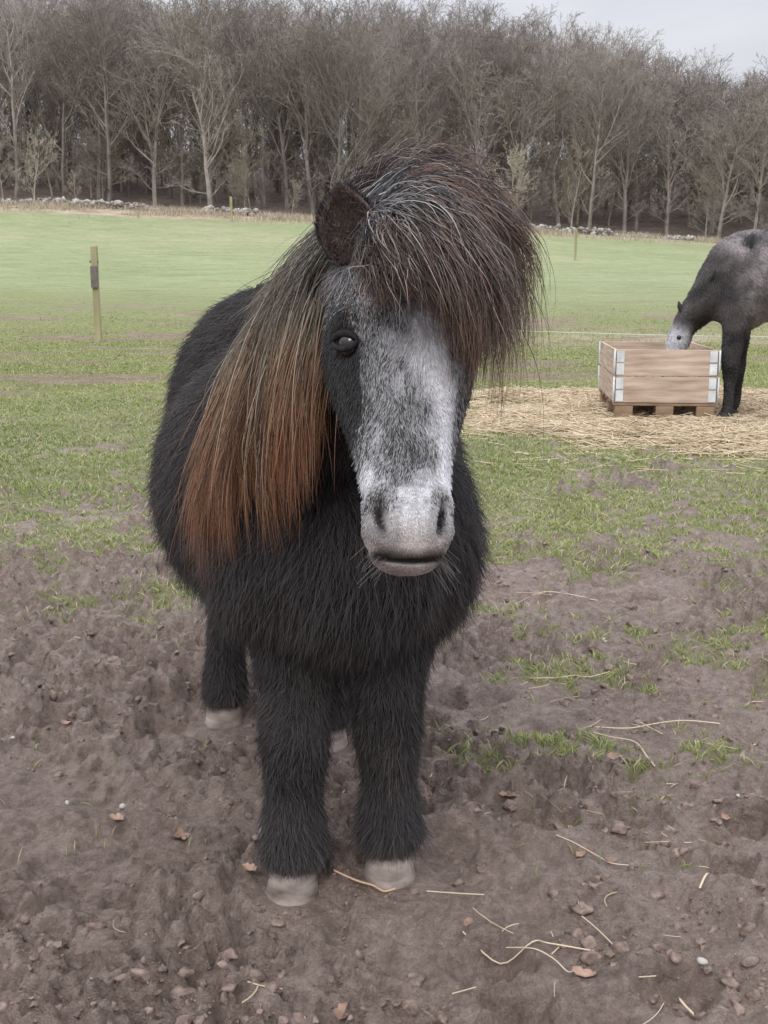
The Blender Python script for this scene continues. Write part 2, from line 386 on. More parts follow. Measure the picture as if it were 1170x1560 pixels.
# ---------------------------------------------------------------- woodland
def make_tree(seed,H,shrub=False):
    r=random.Random(seed); VV=[];FF=[];
    def seg(p,q,r0,r1,s):
        d=(q-p).normalized(); a=d.orthogonal().normalized(); b_=d.cross(a); base=len(VV)
        for P_,R_ in((p,r0),(q,r1)):
            for k in range(s):
                t=6.283*k/s; VV.append(tuple(P_+a*(R_*math.cos(t))+b_*(R_*math.sin(t))))
        for k in range(s): FF.append((base+k,base+(k+1)%s,base+s+(k+1)%s,base+s+k))
    nch=[20,7,6,3] if not shrub else [14,6,5,3]
    rmin=.0105
    def br(p,d,Ln,rad,lv):
        ns=[9,5,4,2,2][lv]; pts=[p]; q=p.copy(); dd=d.copy(); rs=[rad]
        for i in range(ns):
            wob=[.05,.13,.18,.22,.2][lv]
            dd=(dd+Vector((r.gauss(0,wob),r.gauss(0,wob),r.gauss(0,wob)+(.15 if lv in(1,2) else .05)))).normalized()
            q=q+dd*(Ln/ns); pts.append(q.copy()); rs.append(max(rad*(1-.8*(i+1)/ns),rmin))
        for i in range(ns): seg(pts[i],pts[i+1],rs[i],rs[i+1],6 if lv==0 else 4 if lv<2 else 3)
        if lv<4:
            n=nch[lv]
            for i in range(n):
                t=(.10+.90*(i+r.random()*.8)/n) if lv==0 else (.15+.85*(i+r.random())/n)
                t=min(t,.99); k=int(t*ns); f=t*ns-k; P_=pts[k].lerp(pts[k+1],f)
                dl=(pts[k+1]-pts[k]).normalized(); az=r.uniform(0,6.283); sd=dl.orthogonal().normalized(); sd=(Matrix.Rotation(az,3,dl)@sd)
                an=(r.uniform(.45,.85) if t>.3 else r.uniform(.8,1.3)) if lv==0 else r.uniform(.4,.85)
                nd=(dl*math.cos(an)+sd*math.sin(an)).normalized()
                if lv==0: L2=H*(.46-.34*abs(t-.45))*r.uniform(.7,1.1)*(.55 if t<.3 and not shrub else 1)
                else: L2=Ln*r.uniform(.38,.58)*(1.1-.4*t)
                br(P_,nd,L2,max(rs[k]*((.58 if t>.3 else .3) if lv==0 else .55),.0105),lv+1)
    lean=Vector((r.gauss(0,.05),r.gauss(0,.05),1)).normalized()
    br(Vector((0,0,-.3)),lean,H*.86,H*.012,0)
    me=bpy.data.meshes.new('bare_tree_mesh'); me.from_pydata(VV,[],FF); me.update(); return me
bark=mat_noise('bark_mat',(.19,.163,.142),(.35,.315,.285),1.2,.95,0,objrand=.28,spec=.1)  # bark tones lightened, painting distance haze into the tree colour
bark2=mat_noise('shrub_bark_mat',(.27,.24,.19),(.43,.39,.32),1.2,.9,0,objrand=.25,spec=.1)
trees=[make_tree(300+i,16) for i in range(8)]
for t in trees: t.materials.append(bark)
shr=[make_tree(200+i,7,True) for i in range(3)]
for t in shr: t.materials.append(bark2)
wood=empty('woodland_trees',(0,0,0))
rt=random.Random(9)
def topz(x,y):
    a=float(np.interp(x/y,[-.6,-.33,-.134,.01,.12,.18,.236,.293,.33,.6],[14.0,13.4,12.6,12.3,11.8,10.9,10.0,9.1,9.6,9.8]))
    return 1.05+y*math.tan(math.radians(a))
rows=[(88,4.4),(91.5,3.9),(95,3.6),(99,3.5),(104,3.5),(110,3.6),(117,4.0),(125,4.4),(134,4.8),(143,5)]
for ri,(yy,sp) in enumerate(rows):
    x=-66+rt.random()*3
    while x<66:
        px=x+rt.uniform(-1.3,1.3); py=yy+rt.uniform(-1.6,1.6)
        if ri<1 and rt.random()<.3: x+=sp; continue
        o=bpy.data.objects.new('bare_tree',rt.choice(trees)); link(o,wood)
        zt=float(terr(px,py)); h=(topz(px,py)-zt)*rt.uniform(.84,1.02)*.97
        o.location=(px,py,zt); s=h/16; w_=rt.uniform(.95,1.3)*max(s,.85); o.scale=(w_,w_,s); o.rotation_euler=(0,0,rt.uniform(0,6.28))
        x+=sp
for k in range(190):
    px=rt.uniform(-66,66); py=rt.choice([87,89,93,98,104,112,122,134])+rt.uniform(-.9,.9)
    o=bpy.data.objects.new('bare_shrub',rt.choice(shr)); link(o,wood)
    o.location=(px,py,float(terr(px,py))); s=rt.uniform(.3,.9)*(1 if py<92 else 1.5); o.scale=(s*1.2,s*1.2,s); o.rotation_euler=(0,0,rt.uniform(0,6.28))
# dry stone wall
n=2600; x=rng.uniform(-60,60,n); lay=rng.random(n)
hgt=.55*ss(.38,.62,fbm(x*.25,x*0,3,99)); y=84.2+rng.normal(0,.3,n)
z=terr(x,y)+lay*hgt*.8+.0
wm=mat_noise('wall_stone_mat',(.15,.13,.115),(.56,.53,.49),1.4,.9,.3,.05)
lumps('dry_stone_wall',np.stack([x,y,z],1),rng.uniform(.06,.24,n),wm,1,.7,5)
n=26000; x=rng.uniform(-45,45,n); y=83+rng.normal(0,2.2,n); k=rng.random(n)<ss(.35,.6,fbm(x*.3,y*.3,3,141)); x=x[k];y=y[k];n=len(x)
z=terr(x,y); Lg=rng.uniform(.1,.45,n); t=np.array([0,.5,1.])[None]; a=rng.uniform(0,6.28,n)
P=np.stack([x[:,None]+np.cos(a)[:,None]*.4*Lg[:,None]*t**2,y[:,None]+np.sin(a)[:,None]*.4*Lg[:,None]*t**2,z[:,None]+Lg[:,None]*t],2)
q=rng.random((n,1)); C=(np.array([.27,.22,.15])*(1-q)+np.array([.54,.47,.36])*q)[:,None,:]
hair('rough_dry_grass',P,.018*np.array([1,.8,.2])[None],np.repeat(C,3,1),smat)
# ---------------------------------------------------------------- fences
pm=mat_noise('post_wood_mat',(.26,.24,.13),(.42,.38,.25),6,.85,.3,.01,stretch=(1,1,.2))
pdark=mat_noise('insulator_mat',(.12,.11,.1),(.2,.18,.17),8,.7,.2)
def post(name,x,y,h,r,ins=True):
    e=empty(name); e.location=(x,y,float(terr(x,y)))
    V,F=boxm((0,0,h/2-.1),(r*2,r*2,h+.2)); p=mk('post',V,F,pm,e,False)
    bv=p.modifiers.new('b','BEVEL'); bv.width=.012; bv.segments=2
    if ins:
        V,F=boxm((0,-r-.02,h*.68),(r*2.2,.06,h*.22)); mk('insulator_box',V,F,pdark,e,False)
        V,F=tube([(-r*1.5,-r*.2,h*.84),(r*1.2,-r*.2,h*.84)],.025); mk('wire_holder',V,F,pdark,e)
    return e
post('fence_post',-5.14,21,1.68,.055)
post('fence_post',8.9,55,1.45,.05,False)
post('fence_post',-10.0,78,1.6,.08,False)
post('fence_post',.5,14.6,1.0,.03,False)
post('fence_post',6.5,11.6,1.0,.03,False)
wmat,_,wb=mat_new('wire_mat'); wb.inputs['Base Color'].default_value=(.6,.62,.6,1); wb.inputs['Roughness'].default_value=.5
V,F=tube([(.5+6*t,14.57-3*t,.50-.04*math.sin(3.14*t)) for t in np.linspace(0,1,13)],.0045,6); mk('electric_fence_wire',V,F,wmat)
# ---------------------------------------------------------------- crate
woodm=mat_noise('crate_wood_mat',(.34,.25,.185),(.60,.48,.39),2.2,.75,.25,.004,stretch=(1.5,1.5,14),objrand=.14)
galv=mat_noise('galvanised_mat',(.5,.53,.55),(.75,.78,.8),14,.45,.1,.002)
palm=mat_noise('pallet_wood_mat',(.2,.13,.08),(.34,.24,.16),3,.85,.3,.005,stretch=(2,2,8))
cr=empty('pallet_collar_crate'); cr.location=(1.735,8.68,.02); cr.rotation_euler=(0,0,-.09)
W_,D_,T_=.74,1.2,.02
def add(name,c,s,mt,bev=.003):
    V,F=boxm(c,s); o=mk(name,V,F,mt,cr,False)
    if bev: bb=o.modifiers.new('b','BEVEL'); bb.width=bev; bb.segments=2
    return o
z0_=.144
for lv in range(2):
    zc=z0_+lv*.2+.097
    add('front_plank',(W_/2,0,zc),(W_,T_,.193),woodm)
    add('back_plank',(W_/2,D_,zc),(W_,T_,.193),woodm)
    add('left_plank',(0,D_/2,zc),(T_,D_-T_*1.1,.193),woodm)
    add('right_plank',(W_,D_/2,zc),(T_,D_-T_*1.1,.193),woodm)
    for cx,cy in((0,0),(W_,0),(0,D_),(W_,D_)):
        sx=-1 if cx==0 else 1; sy=-1 if cy==0 else 1
        for q in(0,1):
            zc=z0_+lv*.2+.05+q*.094
            add('corner_hinge',(cx-sx*.03,cy+sy*(T_/2+.003),zc),(.055,.004,.082),galv,.001)
            add('corner_hinge',(cx+sx*(T_/2+.003),cy-sy*.03,zc),(.004,.055,.082),galv,.001)
        V,F=tube([(cx+sx*.013,cy+sy*.013,z0_+lv*.2+.003),(cx+sx*.013,cy+sy*.013,z0_+lv*.2+.192)],.007,8); mk('hinge_pin',V,F,galv,cr)
for i_ in range(5): add('pallet_deck_board',(W_/2,.06+i_*(D_-.12)/4,.131),(W_+.02,.13,.02),palm)
for i_ in range(3):
    for j in range(3): add('pallet_block',(.07+j*(W_-.14)/2,.06+i_*(D_-.12)/2,.071),(.13,.13,.095),palm)
for j in range(3): add('pallet_runner',(.07+j*(W_-.14)/2,D_/2,.012),(.11,D_,.022),palm)
n=5000
x=rng.uniform(.06,W_-.06,n);y=rng.uniform(.06,D_-.06,n)
q=rng.random(n)[:,None]; C=np.array([.36,.26,.14])*(1-q)+np.array([.6,.5,.34])*q
P,R,C=strawset(x,y,.16+.16*rng.random(n),rng.uniform(.05,.12,n),np.full(n,.003),C)
hair('hay_fill',P,R,C,smat,cr)
# ---------------------------------------------------------------- PONY
pony=empty('shetland_pony')
B=Blob()
B.ell((-.235,2.63,.745),(.25,.27,.30)); B.ell((-.15,2.32,.66),(.305,.38,.295)); B.ell((-.09,2.02,.64),(.225,.22,.265))
B.ell((-.10,2.12,.83),(.15,.24,.19)); B.ell((-.06,1.93,.61),(.17,.15,.19)); B.ell((-.19,2.0,.60),(.12,.16,.19)); B.ell((.045,2.03,.60),(.12,.16,.19))
B.ell((-.37,2.66,.62),(.12,.2,.2)); B.ell((-.12,2.64,.6),(.12,.18,.2))
B.chain([((-.09,2.05,.80),.19),((-.03,1.88,.93),.155),((.02,1.74,1.03),.11),((.03,1.69,1.07),.08)])
def foreleg(x0,hx,hy):
    B.chain([((x0,2.0,.50),.092),((x0-.0,1.98,.42),.076),((x0,1.96,.34),.063),(((x0+hx)/2,hy+.05,.265),.059),(((x0+hx)/2,hy+.05,.235),.056),((hx,hy+.05,.17),.045),((hx,hy+.045,.115),.048),((hx,hy+.025,.07),.047),((hx,hy+.015,.05),.042)])
foreleg(-.155,*HOOVES[0]); foreleg(.004,*HOOVES[1])
def hind(sx,hx,hy):
    B.chain([((sx,2.62,.58),.13),((sx-.02,2.66,.47),.09),((hx+.01,hy+.12,.35),.06),((hx+.01,hy+.1,.3),.052),((hx,hy+.06,.18),.044),((hx,hy+.04,.115),.047),((hx,hy+.02,.07),.046),((hx,hy+.012,.05),.042)])
hind(-.35,*HOOVES[2]); hind(-.13,*HOOVES[3])
B.chain([((-.25,2.88,.9),.04),((-.25,2.93,.8),.035),((-.24,2.93,.62),.03)])
psi=math.radians(9)
ha=nrm(np.array([.004,-.385,-.923])); hs=np.array([math.cos(psi),math.sin(psi),0]); hs=nrm(hs-ha*(hs@ha)); hn=np.cross(hs,ha); 
if hn[1]>0: hn=-hn
H0=np.array([.037,1.625,1.13])
TT=np.array([(-.03,.05,-.05,.08),(0,.075,-.02,.13),(.05,.090,0,.17),(.10,.1,.007,.2),(.16,.102,.008,.215),(.20,.093,.004,.21),(.25,.077,0,.18),(.30,.066,-.003,.14),(.35,.058,-.004,.115),(.39,.057,-.001,.108),(.43,.056,-.003,.104),(.452,.050,-.009,.096),(.467,.040,-.019,.08),(.476,.024,-.034,.05)])
nt_,na_=60,48
tv=np.linspace(-.03,.476,nt_); HV=[]
for t in tv:
    w=np.interp(t,TT[:,0],TT[:,1]);f=np.interp(t,TT[:,0],TT[:,2]);dp=np.interp(t,TT[:,0],TT[:,3])
    for k in range(na_):
        ph=2*math.pi*k/na_; c_,s_=math.cos(ph),math.sin(ph)
        e=.85; ls=w*np.sign(s_)*abs(s_)**e*(1 if c_>-.1 else 1-.25*(abs(c_)-.1)); ln=f-dp/2+dp/2*np.sign(c_)*abs(c_)**.8
        HV.append(H0+ha*t+hs*ls+hn*ln)
HF=[(i_*na_+k,i_*na_+(k+1)%na_,(i_+1)*na_+(k+1)%na_,(i_+1)*na_+k) for i_ in range(nt_-1) for k in range(na_)]
HF.append(tuple(range(na_-1,-1,-1))); HF.append(tuple((nt_-1)*na_+k for k in range(na_)))
B.add(np.array(HV),HF)
me=B.remesh(.0048)
V=get_co(me)
def hc(P):
    d_=P-H0; return d_@hs,d_@ha,d_@hn
s,t,nn=hc(V)
headw=ss(.02,.12,t)*ss(-.24,-.2,nn)*(np.abs(s)<.14)*(t<.52)
legw=ss(.45,.3,V[:,2])
V=lap(me,V,(1-headw)*(1-.75*legw)+.0,32); V=lap(me,V,np.ones(len(V)),5)
set_co(me,V); NN=get_no(me)
s,t,nn=hc(V); hd=(headw>.5)
g=lambda a,b_:np.exp(-(a*a+b_*b_))
fr=hd&(nn>-.075)
dV=np.zeros_like(V)
t_m=.4635
def mline(s): return t_m-(s*s)*3.6
def nostc(t,sg): return .041*sg-.16*(t-.41)*sg-.9*(t-.41)**2*sg*6
for sg in(-1,1):
    cs=nostc(t,sg)
    gg=g((s-cs)/.0080,(t-.408)/.022); dV-= (gg*fr*.024)[:,None]*(hn*.8+hs*sg*.6)
    rr=np.exp(-((np.sqrt(((s-cs)/.0165)**2+((t-.408)/.034)**2)-1)/.35)**2); dV+=(rr*fr*.0068)[:,None]*(hn*.7+hs*sg*.7)
    gg=g((t-.165)/.018,(nn+.042)/.024)*(s*sg>.05)*hd; dV-=(gg*.008)[:,None]*hs*sg
    gg=g((t-.133)/.016,(nn+.030)/.035)*(s*sg>.04)*hd; dV+=(gg*.011)[:,None]*(hs*sg*.8+hn*.5)
    gg=g((t-.235)/.05,(nn+.06)/.012)*(s*sg>.03)*hd; dV+=(gg*.007)[:,None]*hs*sg
    gg=g((t-.30)/.06,(nn+.035)/.02)*(s*sg>.03)*hd; dV-=(gg*.007)[:,None]*hs*sg
mouth=np.exp(-((t-mline(s))/.0046)**2)*hd*(nn>-.10); dV-=(mouth*.013)[:,None]*hn
lip=np.exp(-((t-.449)/.010)**2)*fr; dV+=(lip*.004)[:,None]*hn
V=V+dV; set_co(me,V); NN=get_no(me)
def pcol(P,jit=0):
    s,t,nn=hc(P); n=len(P)
    hd=(t>.03)&(t<.53)&(nn>-.24)&(np.abs(s)<.14)
    n1=fbm(s*55+9,t*32,4,101); n2=fbm(s*160,t*60+nn*90,3,105); n3=fbm(P[:,0]*14,P[:,2]*14+P[:,1]*10,3,3)
    base=(np.array([.016,.0150,.0172])[None]*(1-n3)[:,None]+np.array([.033,.0285,.0275])*n3[:,None])
    wd=np.interp(t,TT[:,0],TT[:,1])
    front=ss(-.10,-.03,nn)
    gv=.34*ss(wd*.99,wd*.6,np.abs(s-.008))*ss(.07,.14,t)*front
    gv+=.80*g((s-.014)/.038,(t-.175)/.065)*front
    gv+=.60*g((s-.042)/.018,(t-.26)/.10)*front+.26*g((s+.048)/.014,(t-.29)/.06)*front
    gv+=.60*g((np.abs(s)-.054)/.014,(t-.335)/.045)*ss(-.13,-.07,nn)
    gv-=.08*g((s+.002)/.022,(t-.30)/.055)
    gv+=.34*ss(.31,.39,t)*ss(.46,.42,t)*front
    gv+=.32*g((s+.070)/.026,(t-.07)/.05)
    gv-=.22*g((s+.080)/.016,(t-.21)/.06)
    gv=gv*(.35+1.3*n1)*(.7+.6*n2)
    gv=np.clip(gv,0,1); cg=gv[:,None]
    cw=np.array([.78,.78,.81])
    C=base*(1-cg)+cw*cg
    lips=(ss(.39,.445,t+.02*(n1-.5))*hd*ss(-.11,-.06,nn))[:,None]; lc=np.array([.41,.36,.33])*(.4+1.0*n1)[:,None]
    C=np.where(hd[:,None],C*(1-lips*.8)+lc*lips*.8,base)
    for sg in(-1,1):
        cs=nostc(t,sg); k=g((s-cs)/.0085,(t-.408)/.023)*front; k=np.clip(k*1.35,0,1)[:,None]; C=C*(1-k)+np.array([.026,.021,.022])*k
        k=(np.exp(-((np.sqrt(((s-cs)/.0175)**2+((t-.408)/.036)**2)-1)/.3)**2)*front*.5)[:,None]; C=C*(1-k)+np.array([.15,.14,.14])*k
    mm=np.clip(1.2*np.exp(-((t-(t_m-s*s*3.6))/.0058)**2)*hd*front,0,1)[:,None]; C=C*(1-mm)+np.array([.014,.011,.011])*mm
    ey=(g((t-.165)/.028,(nn+.045)/.035)*hd*(np.abs(s)>.045)*.95)[:,None]; C=C*(1-ey)+np.array([.014,.013,.015])*ey
    return C
setcol(me,pcol(V))
skin=mat_attr('pony_coat_mat',rough=.75,spec=.2,bump=.4,bscale=180)
me.materials.clear(); me.materials.append(skin); me.polygons.foreach_set('use_smooth',np.full(len(me.polygons),True))
body=bpy.data.objects.new('pony_body',me); link(body,pony)
furm=mat_attr('fur_mat',rough=.5,spec=.5)
hdw=ss(.03,.08,t)*(nn>-.235)*(np.abs(s)<.13)*(t<.53)
wbody=(1-hdw)*np.where(V[:,2]<.046,0,1)*np.where(V[:,1]<2.5,1.2,.7)*np.where(V[:,2]<.45,1.6,1)*np.where(V[:,2]<.15,1.5,1)
P,Nn=sample(me,V,NN,wbody,205000)
n=len(P)
comb=np.stack([np.zeros(n)-.05,.45*ss(1.95,2.2,P[:,1])*ss(.4,.6,P[:,2]),-np.ones(n)],1)
comb[:,0]+=(fbm(P[:,0]*9+P[:,1]*5,P[:,2]*9,3,111)-.5)*2.2; comb[:,1]+=(fbm(P[:,1]*9,P[:,2]*9,3,115)-.5)*1.6
tan=nrm(comb-Nn*(comb*Nn).sum(1,keepdims=True))
leg=ss(.46,.36,P[:,2])
cn=np.stack([vn(P[:,0]*60+P[:,1]*45,P[:,2]*40,7)-.5,vn(P[:,0]*60+P[:,1]*45,P[:,2]*40,8)-.5,vn(P[:,0]*60,P[:,2]*40,9)-.5],1)
dirv=nrm(tan+Nn*((.30+.45*rng.random(n))*(1-.2*leg))[:,None]+rng.normal(0,.26,(n,3))+cn*.45)
Ln=(.032-.012*leg)*(.4+.8*rng.random(n)); Ln*=1+.30*ss(.80,.65,P[:,2])*ss(.46,.54,P[:,2])*(P[:,1]<2.2)
feather=ss(.17,.10,P[:,2])*ss(.06,.08,P[:,2]); Ln*=1+.75*feather; Ln*=ss(.03,.075,P[:,2])*.45+.55
tt=np.linspace(0,1,5)[None,:,None]
bend=rng.normal(0,.22,(n,1,3))
PP=P[:,None,:]+dirv[:,None,:]*Ln[:,None,None]*tt+(np.array([0,0,-.45])[None,None]+bend)*(Ln[:,None,None]*tt**2)
PP[:,:,2]=np.maximum(PP[:,:,2],.012)
R=.00056*np.array([1,.9,.7,.45,.1])[None]*(.8+.4*rng.random(n))[:,None]
q=rng.random(n); C=pcol(P)*(.7+.9*q)[:,None]; br=(rng.random(n)<.14)[:,None]; C=np.where(br,C*np.array([2.2,1.9,1.75]),C)
dirt=(ss(.09,.03,P[:,2])*.35*rng.random(n))[:,None]; C=C*(1-dirt)+np.array([.2,.15,.12])*dirt
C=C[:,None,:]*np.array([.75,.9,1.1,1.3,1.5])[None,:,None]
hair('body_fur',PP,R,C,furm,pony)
eyeC=[]
for sg in(-1,1): eyeC.append(H0+ha*.165+hs*sg*.0765+hn*(-.038))
wf=hdw*1.0
for e in eyeC: wf=wf*(np.linalg.norm(V-e,axis=1)>.0225)
for sg in(-1,1):
    cs=nostc(t,sg); wf=wf*(1-np.clip(1.6*g((s-cs)/.009,(t-.408)/.02),0,1)*(nn>-.09))
wf=wf*np.where(t>.45,.35,1)*(1-mouth)
wf=np.clip(wf,0,None)*np.where(nn>-.12,1,.35)
P,Nn=sample(me,V,NN,wf,90000); n=len(P)
s_,t_,n_=hc(P)
comb=ha[None]*1.0+hs[None]*(np.sign(s_)*.15+ (fbm(s_*40,t_*30,2,121)-.5)*1.3)[:,None]
tan=nrm(comb-Nn*(comb*Nn).sum(1,keepdims=True))
dirv=nrm(tan+Nn*(.25+.25*rng.random(n))[:,None]+rng.normal(0,.2,(n,3)))
Ln=np.where(t_>.36,.0048,.011)*(.5+.8*rng.random(n)); Ln=np.where(t_>.44,.0022,Ln); Ln*=1+1.4*ss(-.06,-.13,n_)
tt=np.linspace(0,1,4)[None,:,None]
PP=P[:,None,:]+dirv[:,None,:]*Ln[:,None,None]*tt-Nn[:,None,:]*(Ln[:,None,None]*.15*tt**2)
R=.00050*np.array([1,.9,.7,.15])[None]*(.8+.4*rng.random(n))[:,None]
C=pcol(P); lum=C.mean(1,keepdims=True)
fl=rng.random((n,1)); C=np.where((fl<.34)&(t_[:,None]<.40)&(lum>.03)&(lum<.45),C*.22,C*(.8+.5*fl)); C=np.where((fl>.86)&(lum>.05)&(t_[:,None]<.42),np.maximum(C,.45),C)
hair('face_fur',PP,R,np.repeat(C[:,None,:],4,1),furm,pony)
n=34; sg=np.where(rng.random(n)<.5,-1,1)
t0=.43+.04*rng.random(n); s0=sg*(.02+.025*rng.random(n))
P0=H0+ha*t0[:,None]+hs*s0[:,None]+hn*(-.03-.03*rng.random(n))[:,None]
dv=nrm(ha*.7+hs*(sg*rng.uniform(.4,1.5,n))[:,None]+hn*rng.uniform(-.3,.5,n)[:,None]); Lw=rng.uniform(.025,.05,n)
tt=np.linspace(0,1,5)[None,:,None]
PP=P0[:,None]+dv[:,None]*Lw[:,None,None]*tt+np.array([0,0,-1])*(Lw[:,None,None]*.25*tt**2)
hair('whiskers',PP,.00016,np.tile(np.array([.2,.18,.17]),(n,5,1)),furm,pony)
em,ent,eb=mat_new('pony_eye_mat'); eb.inputs['Base Color'].default_value=(.012,.008,.006,1); eb.inputs['Roughness'].default_value=.05; eb.inputs['Coat Weight'].default_value=.3
lidm=mat_noise('eyelid_mat',(.016,.015,.016),(.032,.029,.031),120,.85,.3,.002,spec=.15)
for sg,e in zip((-1,1),eyeC):
    o=mk('eye',US2*.0195+e,UF2,em,pony)
    od=nrm(hs*sg*.72+hn*.69); up=nrm(-ha-od*((-ha)@od)); sd=np.cross(od,up)
    for nm,z1,am in(('upper_eyelid',1,.0108),('lower_eyelid',-1,.0112)):
        aa=np.linspace(0,math.pi,19)
        pts=[e+od*(.0135+.0035*math.sin(a))+sd*(.0205*math.cos(a))+up*(z1*am*math.sin(a)+.003*math.cos(a)) for a in aa]
        Vt,Ft=tube(pts,[.0026+(.0034 if z1>0 else .0020)*math.sin(a) for a in aa],8); mk(nm,Vt,Ft,lidm,pony)
earin=mat_noise('ear_inner_mat',(.08,.06,.056),(.17,.13,.12),60,.85,.4,.003)
def ear(base,tip,fwd,W,name):
    base=np.array(base);tip=np.array(tip);up=tip-base;H=np.linalg.norm(up);up/=H
    fwd=np.array(fwd,float);fwd=nrm(fwd-up*(fwd@up)); sd=np.cross(up,fwd)
    VV=[];nu,nv=15,17
    for j in range(nv):
        v=j/(nv-1); w=W*(.62+.38*math.sin(min(v/.5,1)*1.571))*(1-max(0,(v-.4)/.6)**2.6)
        if j==nv-1: w=.003
        for i_ in range(nu):
            uu=i_/(nu-1)*2-1; th=uu*1.25
            VV.append(base+up*H*v+sd*w*math.sin(th)/math.sin(1.25)+fwd*(w*.75*(1-math.cos(th))+.012*v))
    FF=[(j*nu+i_,j*nu+i_+1,(j+1)*nu+i_+1,(j+1)*nu+i_) for j in range(nv-1) for i_ in range(nu-1)]
    o=mk(name,VV,FF,earin,pony); so=o.modifiers.new('s','SOLIDIFY'); so.thickness=.004
    VV=np.array(VV).reshape(nv,nu,3)
    n=5500; j=rng.random(n)**.9*(nv-1.01); i_=rng.random(n)*(nu-1.01); rim=rng.random(n)<.5
    i_=np.where(rim,np.where(rng.random(n)<.5,rng.random(n)*1.0,(nu-1.01)-rng.random(n)*1.0),i_)
    P=VV[j.astype(int),i_.astype(int)]*(1-(j%1))[:,None]+VV[np.minimum(j.astype(int)+1,nv-1),i_.astype(int)]*(j%1)[:,None]
    P=P+sd*rng.normal(0,.002,n)[:,None]
    inn=(~rim)&(rng.random(n)<.55)
    out=nrm(P-(base+up*H*.5+fwd*.03)); 
    dv=nrm(up*.9+out*.5+rng.normal(0,.25,(n,3)))
    dv=np.where(inn[:,None],nrm(up*.6+fwd*.45+rng.normal(0,.3,(n,3))),dv)
    Ln=np.where(inn,.010,.010)*(.6+.7*rng.random(n)); tt=np.linspace(0,1,4)[None,:,None]
    P=P+np.where(inn[:,None],fwd*.002,-fwd*.002)
    PP=P[:,None]+dv[:,None]*Ln[:,None,None]*tt
    C=np.where(inn[:,None],np.array([.15,.115,.105]),np.array([.02,.018,.02]))*(.6+.8*rng.random(n))[:,None]
    hair(name+'_fur',PP,.0005*np.array([1,.9,.7,.15])[None],np.repeat(C[:,None],4,1),furm,pony)
ear((-.037,1.60,1.075),(-.054,1.595,1.172),(-.15,-1,.12),.036,'ear_right')
ear((.105,1.65,1.075),(.140,1.635,1.182),(.3,-1,.1),.035,'ear_left')
hm_=mat_noise('hoof_mat',(.10,.075,.062),(.37,.31,.275),16,.7,.7,.005,stretch=(1,1,3))
for hx,hy in HOOVES:
    VV=[];ns=24;prof=[(.0,-.013,.046),(.0,-.011,.048),(.010,-.006,.0460),(.025,.001,.0430),(.038,.007,.040),(.048,.012,.034)]
    for k,(z,oy,r_) in enumerate(prof):
        for i_ in range(ns):
            a=2*math.pi*i_/ns; yy=math.sin(a)*r_*1.08
            if math.sin(a)>.6: yy*=.85
            VV.append((hx+math.cos(a)*r_,hy+oy+yy,-.006+z+(0 if k else -.004)))
    FF=[(k*ns+i_,k*ns+(i_+1)%ns,(k+1)*ns+(i_+1)%ns,(k+1)*ns+i_) for k in range(len(prof)-1) for i_ in range(ns)]+[tuple(range(ns-1,-1,-1)),tuple((len(prof)-1)*ns+i_ for i_ in range(ns))]
    mk('hoof',VV,FF,hm_,pony)
def cr_spline(G,T):
    m_=G.shape[1]; x=T*(m_-1); i_=np.minimum(x.astype(int),m_-2); f=(x-i_)[None,:,None]
    p1=G[:,i_];p2=G[:,i_+1];p0=G[:,np.maximum(i_-1,0)];p3=G[:,np.minimum(i_+2,m_-1)]
    return .5*((2*p1)+(-p0+p2)*f+(2*p0-5*p1+4*p2-p3)*f*f+(-p0+3*p1-3*p2+p3)*f**3)
